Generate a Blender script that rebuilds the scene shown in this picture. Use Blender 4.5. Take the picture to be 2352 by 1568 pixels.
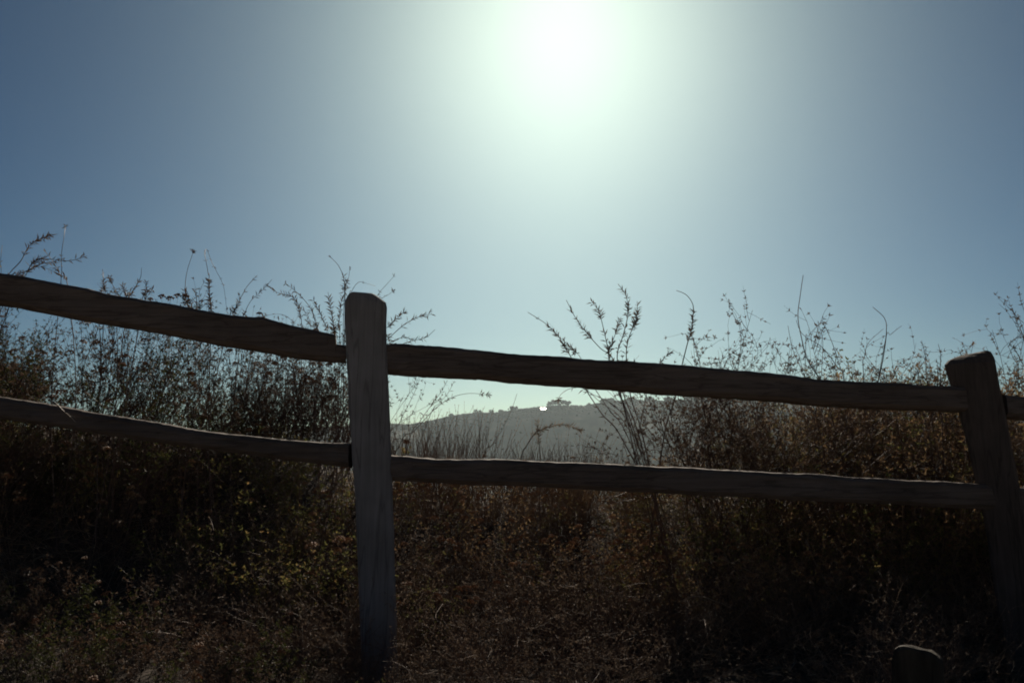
import bpy, math, random
import numpy as np
from mathutils import Vector, Matrix

sc = bpy.context.scene
for o in list(bpy.data.objects):
    bpy.data.objects.remove(o, do_unlink=True)
col = sc.collection
R = math.radians

# ------------------------------------------------------------ camera
EYE = Vector((0.0, 0.0, 0.72))
PITCH = R(9.0)
LENS = 28.0
cd = bpy.data.cameras.new('camera')
cd.lens = LENS
cd.sensor_width = 36.0
cd.clip_start = 0.05
cd.clip_end = 6000.0
cd.dof.use_dof = True
cd.dof.focus_distance = 3.4
cd.dof.aperture_fstop = 11.0
cam = bpy.data.objects.new('camera', cd)
cam.location = EYE
cam.rotation_euler = (math.pi / 2 + PITCH, 0, 0)
col.objects.link(cam)
sc.camera = cam

# ------------------------------------------------------------ daylight
SUN_EL, SUN_AZ = R(32.2), R(3.9)        # azimuth measured from +Y towards +X
w = bpy.data.worlds.new('World')
sc.world = w
w.use_nodes = True
nt = w.node_tree
nt.nodes.clear()
wo = nt.nodes.new('ShaderNodeOutputWorld')
bg = nt.nodes.new('ShaderNodeBackground')
sky = nt.nodes.new('ShaderNodeTexSky')
gm = nt.nodes.new('ShaderNodeGamma')
ti = nt.nodes.new('ShaderNodeMix')
ti.data_type = 'RGBA'
ti.blend_type = 'MULTIPLY'
ti.inputs[0].default_value = 1.0
ti.inputs[7].default_value = (0.232, 0.315, 0.274, 1)
sky.sky_type = 'NISHITA'
sky.sun_disc = False
sky.sun_elevation = SUN_EL
sky.sun_rotation = SUN_AZ
sky.altitude = 1000
sky.air_density = 0.8
sky.dust_density = 3.0
sky.ozone_density = 3.0
gm.inputs[1].default_value = 1.41
bg.inputs[1].default_value = 0.05
nt.links.new(sky.outputs[0], gm.inputs[0])
hs = nt.nodes.new('ShaderNodeHueSaturation')
hs.inputs['Saturation'].default_value = 1.28
nt.links.new(gm.outputs[0], hs.inputs['Color'])
nt.links.new(hs.outputs[0], ti.inputs[6])
nt.links.new(ti.outputs[2], bg.inputs[0])
nt.links.new(bg.outputs[0], wo.inputs[0])

sl = bpy.data.lights.new('sun', 'SUN')
sl.energy = 5.0
sl.angle = R(0.53)
sl.color = (1.0, 0.88, 0.73)
so = bpy.data.objects.new('sun', sl)
sd = Vector((math.sin(SUN_AZ) * math.cos(SUN_EL), math.cos(SUN_AZ) * math.cos(SUN_EL), math.sin(SUN_EL)))
so.rotation_euler = sd.to_track_quat('Z', 'Y').to_euler()
so.location = (0, 0, 30)
col.objects.link(so)

vs = sc.view_settings
vs.view_transform = 'Standard'
vs.look = 'None'
vs.gamma = 1.0
vs.use_curve_mapping = False
vs.exposure = -0.1
sc.cycles.filter_width = 1.85
sc.cycles.use_denoising = True
sc.cycles.sample_clamp_indirect = 3.0
sc.cycles.max_bounces = 6
sc.cycles.transparent_max_bounces = 8
sc.cycles.volume_bounces = 0

# ------------------------------------------------------------ helpers
rng = random.Random(11)
nprng = np.random.RandomState(5)


def at(px, py, Y):
    """point of the plane y = Y seen at pixel (px, py) of a 2351 x 1568 frame"""
    x = (px - 1175.5) / 2351 * 36 / LENS
    y = (784 - py) / 2351 * 36 / LENS
    d = Vector((x, math.cos(PITCH) - y * math.sin(PITCH), math.sin(PITCH) + y * math.cos(PITCH)))
    return EYE + d * (Y / d.y)


def sstep(a, b, x):
    t = min(1.0, max(0.0, (x - a) / (b - a)))
    return t * t * (3 - 2 * t)


def vnoise(x, y, s=0):
    def h(i, j):
        n = (i * 374761393 + j * 668265263 + s * 974634777) & 0xffffffff
        n = ((n ^ (n >> 13)) * 1274126177) & 0xffffffff
        return ((n ^ (n >> 16)) & 0xffff) / 65535.0
    i, j = math.floor(x), math.floor(y)
    u, v = x - i, y - j
    u, v = u * u * (3 - 2 * u), v * v * (3 - 2 * v)
    a = h(i, j) * (1 - u) + h(i + 1, j) * u
    b = h(i, j + 1) * (1 - u) + h(i + 1, j + 1) * u
    return (a * (1 - v) + b * v) * 2 - 1


def ground_z(x, y):
    t = -0.4 - x
    z = 0.13 * 9.0 * (1 - math.exp(-max(t, 0) / 9.0))
    t = x - 0.6
    z += -0.03 * 8 * (1 - math.exp(-max(t, 0) / 8.0))
    rise = 0.51 + 0.15 * sstep(-0.3, -1.6, x) + 0.10 * sstep(0.6, 2.2, x)
    z += rise * sstep(2.95, 4.7, y)
    if y > 5.2:
        t = y - 5.2
        z -= 48 * (1 - math.exp(-(t * t / (t + 3.0)) * 0.28 / 48))
    a = 1.0 / (1.0 + (max(0, abs(x) - 8) / 12) ** 2)
    z += 0.035 * vnoise(x * 1.3, y * 1.3, 1) + 0.015 * vnoise(x * 4.1, y * 4.1, 2)
    return z


def tag(o, label=None, cat=None, group=None, kind=None):
    if label:
        o['label'] = label
    if cat:
        o['category'] = cat
    if group:
        o['group'] = group
    if kind:
        o['kind'] = kind
    return o


def empty(name, loc, label, cat, group=None):
    o = bpy.data.objects.new(name, None)
    o.location = loc
    o.empty_display_size = 0.1
    col.objects.link(o)
    return tag(o, label, cat, group)


class MB:
    """collects geometry for ONE mesh object"""

    def __init__(self):
        self.v, self.f = [], []

    def tube(self, pts, r0, r1, sides=3):
        n = len(pts)
        b = len(self.v)
        ref = Vector((0.31, 0.87, 0.38))
        for i, p in enumerate(pts):
            t = (pts[min(i + 1, n - 1)] - pts[max(i - 1, 0)])
            if t.length < 1e-9:
                t = Vector((0, 0, 1))
            t = t.normalized()
            a = t.cross(ref)
            if a.length < 1e-4:
                a = t.cross(Vector((1, 0, 0)))
            a.normalize()
            c = t.cross(a)
            r = r0 + (r1 - r0) * i / max(1, n - 1)
            for k in range(sides):
                an = 2 * math.pi * k / sides
                self.v.append(p + a * (r * math.cos(an)) + c * (r * math.sin(an)))
        for i in range(n - 1):
            for k in range(sides):
                k2 = (k + 1) % sides
                self.f.append((b + i * sides + k, b + i * sides + k2, b + (i + 1) * sides + k2, b + (i + 1) * sides + k))
        self.f.append(tuple(b + (n - 1) * sides + k for k in range(sides)))

    def leaf(self, p, d, nrm, L, W, fold=0.35, droop=0.1):
        d = d.normalized()
        s = d.cross(nrm)
        if s.length < 1e-4:
            s = d.cross(Vector((1, 0, 0.1)))
        s.normalize()
        u = s.cross(d)
        b = len(self.v)
        m = p + d * (L * 0.45)
        self.v += [p, m + s * (W / 2) + u * (W * fold), p + d * L - u * (L * droop), m - s * (W / 2) + u * (W * fold)]
        self.f += [(b, b + 1, b + 2), (b, b + 2, b + 3)]

    def box(self, lo, hi):
        b = len(self.v)
        x0, y0, z0 = lo
        x1, y1, z1 = hi
        self.v += [Vector(q) for q in ((x0, y0, z0), (x1, y0, z0), (x1, y1, z0), (x0, y1, z0), (x0, y0, z1), (x1, y0, z1), (x1, y1, z1), (x0, y1, z1))]
        self.f += [tuple(b + i for i in q) for q in ((3, 2, 1, 0), (4, 5, 6, 7), (0, 1, 5, 4), (1, 2, 6, 5), (2, 3, 7, 6), (3, 0, 4, 7))]

    def rings(self, rings, cap=True):
        b = len(self.v)
        n = len(rings[0])
        for r in rings:
            self.v += [Vector(p) for p in r]
        for i in range(len(rings) - 1):
            for k in range(n):
                k2 = (k + 1) % n
                self.f.append((b + i * n + k, b + i * n + k2, b + (i + 1) * n + k2, b + (i + 1) * n + k))
        if cap:
            self.f.append(tuple(b + n - 1 - k for k in range(n)))
            self.f.append(tuple(b + (len(rings) - 1) * n + k for k in range(n)))

    def mesh(self, name, mat, smooth=False):
        m = bpy.data.meshes.new(name)
        m.from_pydata([tuple(p) for p in self.v], [], self.f)
        m.materials.append(mat)
        if smooth:
            m.polygons.foreach_set('use_smooth', [True] * len(m.polygons))
        m.update()
        return m


def link(name, mesh, parent=None, loc=(0, 0, 0)):
    o = bpy.data.objects.new(name, mesh)
    o.location = loc
    if parent:
        o.parent = parent
    col.objects.link(o)
    return o


def catmull(pts, n):
    """smooth polyline through pts, n points per span"""
    out = []
    P = [pts[0] * 2 - pts[1]] + list(pts) + [pts[-1] * 2 - pts[-2]]
    for i in range(1, len(P) - 2):
        p0, p1, p2, p3 = P[i - 1], P[i], P[i + 1], P[i + 2]
        for k in range(n):
            t = k / n
            out.append(0.5 * ((2 * p1) + (p2 - p0) * t + (2 * p0 - 5 * p1 + 4 * p2 - p3) * t * t + (3 * p1 - p0 - 3 * p2 + p3) * t ** 3))
    out.append(pts[-1].copy())
    return out


def rv():
    while True:
        v = Vector((rng.uniform(-1, 1), rng.uniform(-1, 1), rng.uniform(-1, 1)))
        if 0.05 < v.length < 1:
            return v.normalized()


# ------------------------------------------------------------ materials
def new_mat(name):
    m = bpy.data.materials.new(name)
    m.use_nodes = True
    n = m.node_tree
    n.nodes.clear()
    out = n.nodes.new('ShaderNodeOutputMaterial')
    return m, n, out


def ramp(n, stops):
    r = n.nodes.new('ShaderNodeValToRGB')
    e = r.color_ramp.elements
    e[0].position, e[0].color = stops[0][0], (*stops[0][1], 1)
    e[1].position, e[1].color = stops[-1][0], (*stops[-1][1], 1)
    for p, c in stops[1:-1]:
        x = e.new(p)
        x.color = (*c, 1)
    return r


def leaf_mat(name, stops, trans=0.45, rough=0.6):
    m, n, out = new_mat(name)
    geo = n.nodes.new('ShaderNodeNewGeometry')
    oi = n.nodes.new('ShaderNodeObjectInfo')
    add = n.nodes.new('ShaderNodeMath')
    add.operation = 'MULTIPLY_ADD'
    add.inputs[1].default_value = 0.7
    mul = n.nodes.new('ShaderNodeMath')
    mul.operation = 'MULTIPLY'
    mul.inputs[1].default_value = 0.3
    n.links.new(geo.outputs['Random Per Island'], add.inputs[0])
    n.links.new(oi.outputs['Random'], mul.inputs[0])
    n.links.new(mul.outputs[0], add.inputs[2])
    r = ramp(n, stops)
    n.links.new(add.outputs[0], r.inputs[0])
    b = n.nodes.new('ShaderNodeBsdfPrincipled')
    b.inputs['Roughness'].default_value = rough
    b.inputs['Specular IOR Level'].default_value = 0.25
    t = n.nodes.new('ShaderNodeBsdfTranslucent')
    mx = n.nodes.new('ShaderNodeMixShader')
    mx.inputs[0].default_value = trans
    n.links.new(r.outputs[0], b.inputs['Base Color'])
    n.links.new(r.outputs[0], t.inputs[0])
    n.links.new(b.outputs[0], mx.inputs[1])
    n.links.new(t.outputs[0], mx.inputs[2])
    n.links.new(mx.outputs[0], out.inputs[0])
    return m


def wood_mat(name, dark, light, rot=None, scale=(1, 1, 1), bump=0.5):
    m, n, out = new_mat(name)
    tc = n.nodes.new('ShaderNodeTexCoord')
    mp = n.nodes.new('ShaderNodeMapping')
    mp.inputs['Scale'].default_value = scale
    n.links.new(tc.outputs['Object'], mp.inputs[0])
    no = n.nodes.new('ShaderNodeTexNoise')
    no.inputs['Scale'].default_value = 1.0
    no.inputs['Detail'].default_value = 8
    no.inputs['Roughness'].default_value = 0.65
    n.links.new(mp.outputs[0], no.inputs['Vector'])
    big = n.nodes.new('ShaderNodeTexNoise')
    big.inputs['Scale'].default_value = 5.0
    big.inputs['Detail'].default_value = 4
    n.links.new(tc.outputs['Object'], big.inputs['Vector'])
    r = ramp(n, [(0.3, dark), (0.52, tuple((a + b) / 2 for a, b in zip(dark, light))), (0.72, light)])
    n.links.new(no.outputs[0], r.inputs[0])
    r2 = ramp(n, [(0.35, (0.75, 0.74, 0.72)), (0.65, (1.0, 1.0, 1.0))])
    n.links.new(big.outputs[0], r2.inputs[0])
    mx = n.nodes.new('ShaderNodeMix')
    mx.data_type = 'RGBA'
    mx.blend_type = 'MULTIPLY'
    mx.inputs[0].default_value = 1
    n.links.new(r.outputs[0], mx.inputs[6])
    n.links.new(r2.outputs[0], mx.inputs[7])
    mp2 = n.nodes.new('ShaderNodeMapping')
    mp2.inputs['Scale'].default_value = tuple(c * (0.32 if c > 10 else 0.55) for c in scale)
    n.links.new(tc.outputs['Object'], mp2.inputs[0])
    ck = n.nodes.new('ShaderNodeTexNoise')
    ck.inputs['Scale'].default_value = 1.0
    ck.inputs['Detail'].default_value = 3
    n.links.new(mp2.outputs[0], ck.inputs['Vector'])
    rc = ramp(n, [(0.47, (1, 1, 1)), (0.5, (0.3, 0.28, 0.26)), (0.53, (1, 1, 1))])
    n.links.new(ck.outputs[0], rc.inputs[0])
    mx2 = n.nodes.new('ShaderNodeMix')
    mx2.data_type = 'RGBA'
    mx2.blend_type = 'MULTIPLY'
    mx2.inputs[0].default_value = 0.5
    n.links.new(mx.outputs[2], mx2.inputs[6])
    n.links.new(rc.outputs[0], mx2.inputs[7])
    mx = mx2
    b = n.nodes.new('ShaderNodeBsdfPrincipled')
    b.inputs['Roughness'].default_value = 0.82
    b.inputs['Specular IOR Level'].default_value = 0.2
    n.links.new(mx.outputs[2], b.inputs['Base Color'])
    bp = n.nodes.new('ShaderNodeBump')
    bp.inputs['Strength'].default_value = bump
    bp.inputs['Distance'].default_value = 0.006
    n.links.new(no.outputs[0], bp.inputs['Height'])
    n.links.new(bp.outputs[0], b.inputs['Normal'])
    n.links.new(b.outputs[0], out.inputs[0])
    return m


def noise_mat(name, stops, scale, rough=0.9, bump=0.4, dist=0.02, detail=8):
    m, n, out = new_mat(name)
    tc = n.nodes.new('ShaderNodeTexCoord')
    no = n.nodes.new('ShaderNodeTexNoise')
    no.inputs['Scale'].default_value = scale
    no.inputs['Detail'].default_value = detail
    no.inputs['Roughness'].default_value = 0.7
    n.links.new(tc.outputs['Object'], no.inputs['Vector'])
    r = ramp(n, stops)
    n.links.new(no.outputs[0], r.inputs[0])
    b = n.nodes.new('ShaderNodeBsdfPrincipled')
    b.inputs['Roughness'].default_value = rough
    b.inputs['Specular IOR Level'].default_value = 0.15
    n.links.new(r.outputs[0], b.inputs['Base Color'])
    bp = n.nodes.new('ShaderNodeBump')
    bp.inputs['Strength'].default_value = bump
    bp.inputs['Distance'].default_value = dist
    n.links.new(no.outputs[0], bp.inputs['Height'])
    n.links.new(bp.outputs[0], b.inputs['Normal'])
    n.links.new(b.outputs[0], out.inputs[0])
    return m


M = {}
M['post'] = wood_mat('weathered_grey_post_wood', (0.215, 0.205, 0.195), (0.315, 0.30, 0.285), scale=(80, 80, 3.4))
M['rail'] = wood_mat('weathered_brown_rail_wood', (0.115, 0.09, 0.074), (0.185, 0.148, 0.122), scale=(3.2, 85, 85))
M['brown_post'] = wood_mat('weathered_brown_post_wood', (0.08, 0.063, 0.052), (0.14, 0.112, 0.094), scale=(80, 80, 3.4))
M['stump'] = wood_mat('weathered_stump_wood', (0.03, 0.026, 0.02), (0.09, 0.076, 0.055), scale=(30, 30, 4))
M['stem'] = leaf_mat('dry_stem', [(0.0, (0.055, 0.034, 0.027)), (0.6, (0.10, 0.062, 0.048)), (1.0, (0.2, 0.13, 0.095))], 0.0, 0.6)  # silhouette darkness against the sky put into this stem colour
M['brown_stem'] = leaf_mat('brown_stem', [(0.0, (0.10, 0.062, 0.041)), (0.6, (0.205, 0.13, 0.084)), (1.0, (0.37, 0.255, 0.165))], 0.1, 0.6)  # lighter stem copy, glare over the low brush put into its colour
M['pale_stem'] = leaf_mat('pale_dry_stem', [(0.0, (0.20, 0.14, 0.09)), (0.6, (0.32, 0.25, 0.17)), (1.0, (0.5, 0.42, 0.32))], 0.1, 0.45)
M['green'] = leaf_mat('olive_leaf', [(0.0, (0.06, 0.066, 0.024)), (0.5, (0.13, 0.132, 0.045)), (0.8, (0.24, 0.19, 0.07)), (1.0, (0.34, 0.20, 0.08))], 0.5)
M['dry'] = leaf_mat('dry_leaf', [(0.0, (0.10, 0.06, 0.036)), (0.5, (0.22, 0.135, 0.072)), (0.8, (0.37, 0.26, 0.14)), (1.0, (0.19, 0.18, 0.05))], 0.55)
M['dark_leaf'] = leaf_mat('dark_dry_leaf', [(0.0, (0.05, 0.033, 0.025)), (0.6, (0.105, 0.068, 0.047)), (1.0, (0.18, 0.125, 0.07))], 0.35)  # darker copy of the dry leaf, backlit shade put into the colour
M['dark_green'] = leaf_mat('dark_olive_leaf', [(0.0, (0.03, 0.035, 0.012)), (0.6, (0.06, 0.068, 0.02)), (1.0, (0.10, 0.09, 0.03))], 0.35)  # olive leaf darkened likewise, silhouette shade in the colour
M['dust_leaf'] = leaf_mat('dusty_dry_leaf', [(0.0, (0.08, 0.058, 0.042)), (0.6, (0.17, 0.125, 0.09)), (1.0, (0.30, 0.23, 0.16))], 0.35)
M['rust'] = leaf_mat('rust_flower', [(0.0, (0.16, 0.08, 0.04)), (0.5, (0.32, 0.18, 0.095)), (1.0, (0.50, 0.35, 0.21))], 0.45)
M['straw'] = leaf_mat('straw', [(0.0, (0.10, 0.065, 0.04)), (0.6, (0.22, 0.15, 0.09)), (1.0, (0.42, 0.33, 0.22))], 0.3)
M['soil'] = noise_mat('dry_soil', [(0.3, (0.03, 0.022, 0.016)), (0.55, (0.062, 0.046, 0.034)), (0.75, (0.10, 0.078, 0.058))], 9.0, bump=0.7, dist=0.03)
M['hill'] = noise_mat('scrub_hillside', [(0.35, (0.022, 0.03, 0.016)), (0.5, (0.045, 0.05, 0.025)), (0.68, (0.10, 0.09, 0.05))], 0.05, bump=0.2, dist=1.0)
M['wood_crowns'] = leaf_mat('far_crowns', [(0.0, (0.04, 0.046, 0.022)), (0.6, (0.05, 0.056, 0.026)), (1.0, (0.066, 0.066, 0.032))], 0.0, 0.9)
M['bark'] = noise_mat('bark', [(0.3, (0.05, 0.04, 0.03)), (0.7, (0.12, 0.1, 0.08))], 3.0)
M['plaster'] = noise_mat('pale_plaster', [(0.3, (0.6, 0.58, 0.54)), (0.7, (0.72, 0.7, 0.66))], 1.0, bump=0.05)
m_, n_, out_ = new_mat('sheet_metal_roof')
b_ = n_.nodes.new('ShaderNodeBsdfPrincipled')
b_.inputs['Base Color'].default_value = (0.75, 0.76, 0.78, 1)
b_.inputs['Metallic'].default_value = 0.7
b_.inputs['Roughness'].default_value = 0.38
n_.links.new(b_.outputs[0], out_.inputs[0])
M['roof'] = m_
m_, n_, out_ = new_mat('window_glass')
b_ = n_.nodes.new('ShaderNodeBsdfPrincipled')
b_.inputs['Base Color'].default_value = (0.03, 0.04, 0.05, 1)
b_.inputs['Roughness'].default_value = 0.1
n_.links.new(b_.outputs[0], out_.inputs[0])
M['glass'] = m_

# ------------------------------------------------------------ ground, hill
def grid_mesh(name, xs, ys, zf, mat, smooth=True):
    v = [(x, y, zf(x, y)) for y in ys for x in xs]
    nx = len(xs)
    f = [(j * nx + i, j * nx + i + 1, (j + 1) * nx + i + 1, (j + 1) * nx + i) for j in range(len(ys) - 1) for i in range(nx - 1)]
    m = bpy.data.meshes.new(name)
    m.from_pydata(v, [], f)
    m.materials.append(mat)
    m.polygons.foreach_set('use_smooth', [smooth] * len(f))
    return m


def spaced(n, a, lim, off=0.0):
    k = math.asinh(lim / a)
    return [off + a * math.sinh(k * (2 * i / (n - 1) - 1)) for i in range(n)]


g = link('ground', grid_mesh('ground', spaced(200, 3.0, 1300), spaced(220, 2.5, 1300, 3.5), ground_z, M['soil']))
tag(g, 'dry brown soil bank rising behind the fence', kind='structure')

M['bounce_ground'] = noise_mat('pale_bounce_ground', [(0.3, (0.28, 0.24, 0.19)), (0.6, (0.37, 0.32, 0.26)), (0.8, (0.44, 0.39, 0.33))], 7.0, bump=0.4, dist=0.02)  # unseen pale ground, added to bounce sunlight onto the fence front
tx_ = [-60 + 1.0 * k for k in range(121)]
ty_ = [-26.2 + 1.0 * k for k in range(22)] + [-4.2 + 0.35 * k for k in range(15)] + [1.05 + 0.05 * k for k in range(5)]
tr_ = link('bounce_ground', grid_mesh('bounce_ground', tx_, ty_, lambda x, y: ground_z(x, y) + 0.03 - 0.05 * sstep(0.9, 1.25, y + 0.2 * vnoise(x, 0, 4)) - 0.1 * sstep(-24.5, -26.2, y), M['bounce_ground']))
tag(tr_, 'pale ground added out of view to bounce sunlight onto the fence', kind='structure')

RY = 700.0
SKYLINE = [(-900, 1010), (-300, 1005), (200, 1000), (500, 992), (700, 985), (860, 977), (900, 975), (945, 976), (975, 970), (1010, 962), (1050, 954), (1090, 949), (1140, 949),
           (1180, 942), (1240, 936), (1270, 932), (1300, 931), (1340, 934), (1375, 927), (1410, 922), (1450, 922), (1480, 920), (1520, 922), (1550, 921),
           (1590, 914), (1620, 910), (1680, 905), (1760, 899), (1850, 897), (1950, 905), (2060, 918), (2200, 930), (2450, 940), (3200, 985)]
RX = [at(px, 900, RY).x for px, _ in SKYLINE]
RZ = [at(1175, py, RY).z for _, py in SKYLINE]


def ridge(x):
    return float(np.interp(x, RX, RZ))


def hill_z(x, y):
    base = -54.0
    top = ridge(x)
    if y <= RY:
        t = sstep(470, RY + 60, y)
        s = t / sstep(470, RY + 60, RY)
    else:
        s = 1.0 - 0.7 * sstep(RY, 1150, y)
    z = base + (top - base) * s
    ramp_ = 1 - max(0, 1 - abs(y - RY) / 60)
    z -= 9 * ramp_ * (1 - abs(vnoise(x / 48 + 0.3 * vnoise(x / 90, y / 60, 5), y / 260, 33))) ** 3 * min(1, s * 2)
    z += ramp_ * (5 * vnoise(x / 55, y / 55, 7) + 3 * vnoise(x / 23, y / 23, 8)) * min(1, s * 2)
    return z


xs = [-900 + 12 * i for i in range(151)]
ys = [300 + 10 * i for i in range(86)]
hill = link('hill', grid_mesh('hill', xs, ys, hill_z, M['hill']))
tag(hill, 'distant scrub covered hill fading in haze', kind='structure')

# low poly crown used for the wood that covers the hill
ICO = []
ICOF = []


def make_ico():
    t = (1 + 5 ** 0.5) / 2
    V = [Vector(p).normalized() for p in ((-1, t, 0), (1, t, 0), (-1, -t, 0), (1, -t, 0), (0, -1, t), (0, 1, t), (0, -1, -t), (0, 1, -t), (t, 0, -1), (t, 0, 1), (-t, 0, -1), (-t, 0, 1))]
    F = [(0, 11, 5), (0, 5, 1), (0, 1, 7), (0, 7, 10), (0, 10, 11), (1, 5, 9), (5, 11, 4), (11, 10, 2), (10, 7, 6), (7, 1, 8), (3, 9, 4), (3, 4, 2), (3, 2, 6), (3, 6, 8), (3, 8, 9), (4, 9, 5), (2, 4, 11), (6, 2, 10), (8, 6, 7), (9, 8, 1)]
    return V, F


ICO, ICOF = make_ico()


def lump(mb, p, r, sq=0.8):
    b = len(mb.v)
    for q in ICO:
        k = r * rng.uniform(0.7, 1.2)
        mb.v.append(Vector((p[0] + q.x * k, p[1] + q.y * k, p[2] + q.z * k * sq)))
    mb.f += [(b + a, b + c, b + d) for a, c, d in ICOF]


mb = MB()
for i in range(5200):
    x = rng.uniform(-330, 420)
    y = RY - abs(rng.gauss(0, 1)) * 8 + 3 if rng.random() < 0.9 else rng.uniform(520, RY)
    r = rng.uniform(0.7, 1.9) * (0.85 if y > RY - 12 else 1.0)
    lump(mb, (x, y, hill_z(x, y) + r * 0.25), r, 0.75)
o = link('hillside_scrub', mb.mesh('hillside_scrub', M['wood_crowns']))
tag(o, 'far scrub and low trees covering the hazy hill', 'scrub', kind='stuff')

# individual trees on the ridge
def ridge_tree(px, h, wd, label, k):
    x = at(px, 930, RY).x
    z = hill_z(x, RY)
    t = empty('ridge_tree', (x, RY, z - 0.3), label, 'tree', 'trees along the far ridge')
    m = MB()
    m.tube([Vector((0, 0, 0)), Vector((0.1, 0, h * 0.3)), Vector((0, 0, h * 0.65))], 0.35, 0.15, 5)
    link('trunk', m.mesh('trunk', M['bark']), t)
    m = MB()
    for i in range(k):
        a = rng.uniform(0, 6.28)
        rr = wd * 0.5 * math.sqrt(rng.random())
        zz = rng.uniform(0.3, 0.98)
        s = (1 - abs(zz - 0.5) * 0.9)
        lump(m, (math.cos(a) * rr * s, math.sin(a) * rr * s, h * zz), wd * rng.uniform(0.10, 0.2))
    link('crown', m.mesh('crown', M['wood_crowns']), t)


RT = [(1036, 3.2, 5, 'small rounded tree low on the left ridge shoulder'), (1092, 3.6, 4, 'left tree of the close pair on the left ridge shoulder'),
      (1102, 3.0, 3.4, 'right tree of the close pair on the left ridge shoulder'), (1128, 3.4, 4.5, 'tree just right of the pair on the ridge shoulder'),
      (1148, 3.0, 6, 'low wide tree before the rounded ridge knob'), (1178, 3.8, 9, 'broad dark crown on the rounded ridge knob'),
      (1262, 4.6, 6, 'first tree of the clump right of the gleaming roof'), (1270, 5.6, 5, 'tall pointed tree on the left of the ridge top clump'),
      (1279, 5.0, 6, 'full crowned tree in the middle of the ridge top clump'), (1288, 6.0, 4.5, 'tallest spiky tree of the ridge top clump'),
      (1297, 5.0, 6, 'tree behind the tallest one in the ridge top clump'), (1305, 4.2, 6, 'last low tree of the ridge top clump'),
      (1352, 2.6, 4, 'lone low tree in the saddle of the ridge'), (1388, 3.4, 9, 'wide crown on the hump right of the saddle'),
      (1402, 3.8, 7, 'taller crown on the hump right of the saddle'), (1450, 3.4, 10, 'broad crown on the second hump of the ridge'),
      (1492, 3.2, 9, 'wide tree between the second and third humps'), (1534, 3.6, 8, 'rounded tree beside the second gleaming roof'),
      (1580, 3.4, 9, 'tree left of the ridge where scrub hides it'), (1600, 3.8, 6, 'upright tree touching the upper rail line')]
for px, h, wd, lb in RT:
    ridge_tree(px, h, wd, lb, 26)


def ridge_house(px, wd, label):
    x = at(px, 930, RY - 4).x
    z = hill_z(x, RY - 4)
    h = empty('ridge_house', (x, RY - 4, z - 2.7), label, 'house', 'houses on the far ridge')
    m = MB()
    m.box((-wd / 2, -3, 0), (wd / 2, 3, 3.0))
    link('wall', m.mesh('wall', M['plaster']), h)
    m = MB()
    hw = wd / 2 + 0.4
    m.v += [Vector(q) for q in ((-hw, -3.5, 2.95), (hw, -3.5, 2.95), (hw, 0.6, 4.05), (-hw, 0.6, 4.05), (-hw, 3.5, 3.1), (hw, 3.5, 3.1),
                                (-hw, -3.5, 2.8), (hw, -3.5, 2.8), (-hw, 3.5, 2.9), (hw, 3.5, 2.9))]
    m.f += [(0, 1, 2, 3), (3, 2, 5, 4), (6, 7, 1, 0), (4, 5, 9, 8), (8, 9, 7, 6)]
    link('roof', m.mesh('roof', M['roof']), h)
    for k in (-0.3, 0.05, 0.32):
        m = MB()
        m.box((k * wd - 0.5, -3.06, 1.0), (k * wd + 0.5, -3.0, 2.0))
        link('window', m.mesh('window', M['glass']), h)


ridge_house(1247, 3.8, 'pale house with sun glinting roof left of the ridge top tree clump')
ridge_house(1644, 5, 'smaller house with glinting roof on the ridge by the upper rail')

# ------------------------------------------------------------ the fence
def rail_mesh(name, top, bot, Yl, Yr, depth, mat, seed, skew=0.0):
    """a split rail: top and bottom silhouettes, real depth and rounded corners"""
    r = random.Random(seed)
    x0, x1 = top[0][0], top[-1][0]
    n = max(12, int(abs(x1 - x0) / 14))
    stations = sorted(set([x0 + (x1 - x0) * i / n for i in range(n + 1)] + [p[0] for p in top if x0 <= p[0] <= x1]))
    rr = []
    tx, ty = [p[0] for p in top], [p[1] for p in top]
    bx, by = [p[0] for p in bot], [p[1] for p in bot]
    org = None
    for px in stations:
        t = (px - x0) / (x1 - x0)
        Y = Yl + (Yr - Yl) * t
        a = at(px, float(np.interp(px, tx, ty)), Y)
        b = at(px, float(np.interp(px, bx, by)), Y + depth * 0.35)
        if org is None:
            org = a.copy()
        zt = a.z + 0.0022 * vnoise(px / 75, seed) + 0.0008 * vnoise(px / 9, seed + 3)
        zb = b.z + 0.0025 * vnoise(px / 85, seed + 9) + 0.0007 * vnoise(px / 9, seed + 5)
        h = zt - zb
        y0 = Y - depth / 2 + 0.006 * vnoise(px / 60, seed + 11)
        y1 = Y + depth / 2 + 0.006 * vnoise(px / 60, seed + 13)
        c = min(0.014, h * 0.3)
        x = a.x
        j = lambda: r.uniform(-0.0012, 0.0012)
        prof = [(y0, zb + c), (y0 - 0.002, zb + h * 0.38), (y0 + 0.003 * vnoise(px / 40, seed + 17), zb + h * 0.66), (y0, zt - c), (y0 + c * 0.8, zt - 0.001),
                ((y0 + y1) / 2, zt + 0.002), (y1 - c, zt - 0.002), (y1, zt - c), (y1, zb + c), (y1 - c, zb), ((y0 + y1) / 2, zb - 0.001), (y0 + c, zb + 0.001)]
        rr.append([Vector((x + skew * (q[0] - y0) + j(), q[0] + j(), q[1] + j())) - org for q in prof])
    m = MB()
    m.rings(rr)
    return m.mesh(name, mat, False), org


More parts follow.
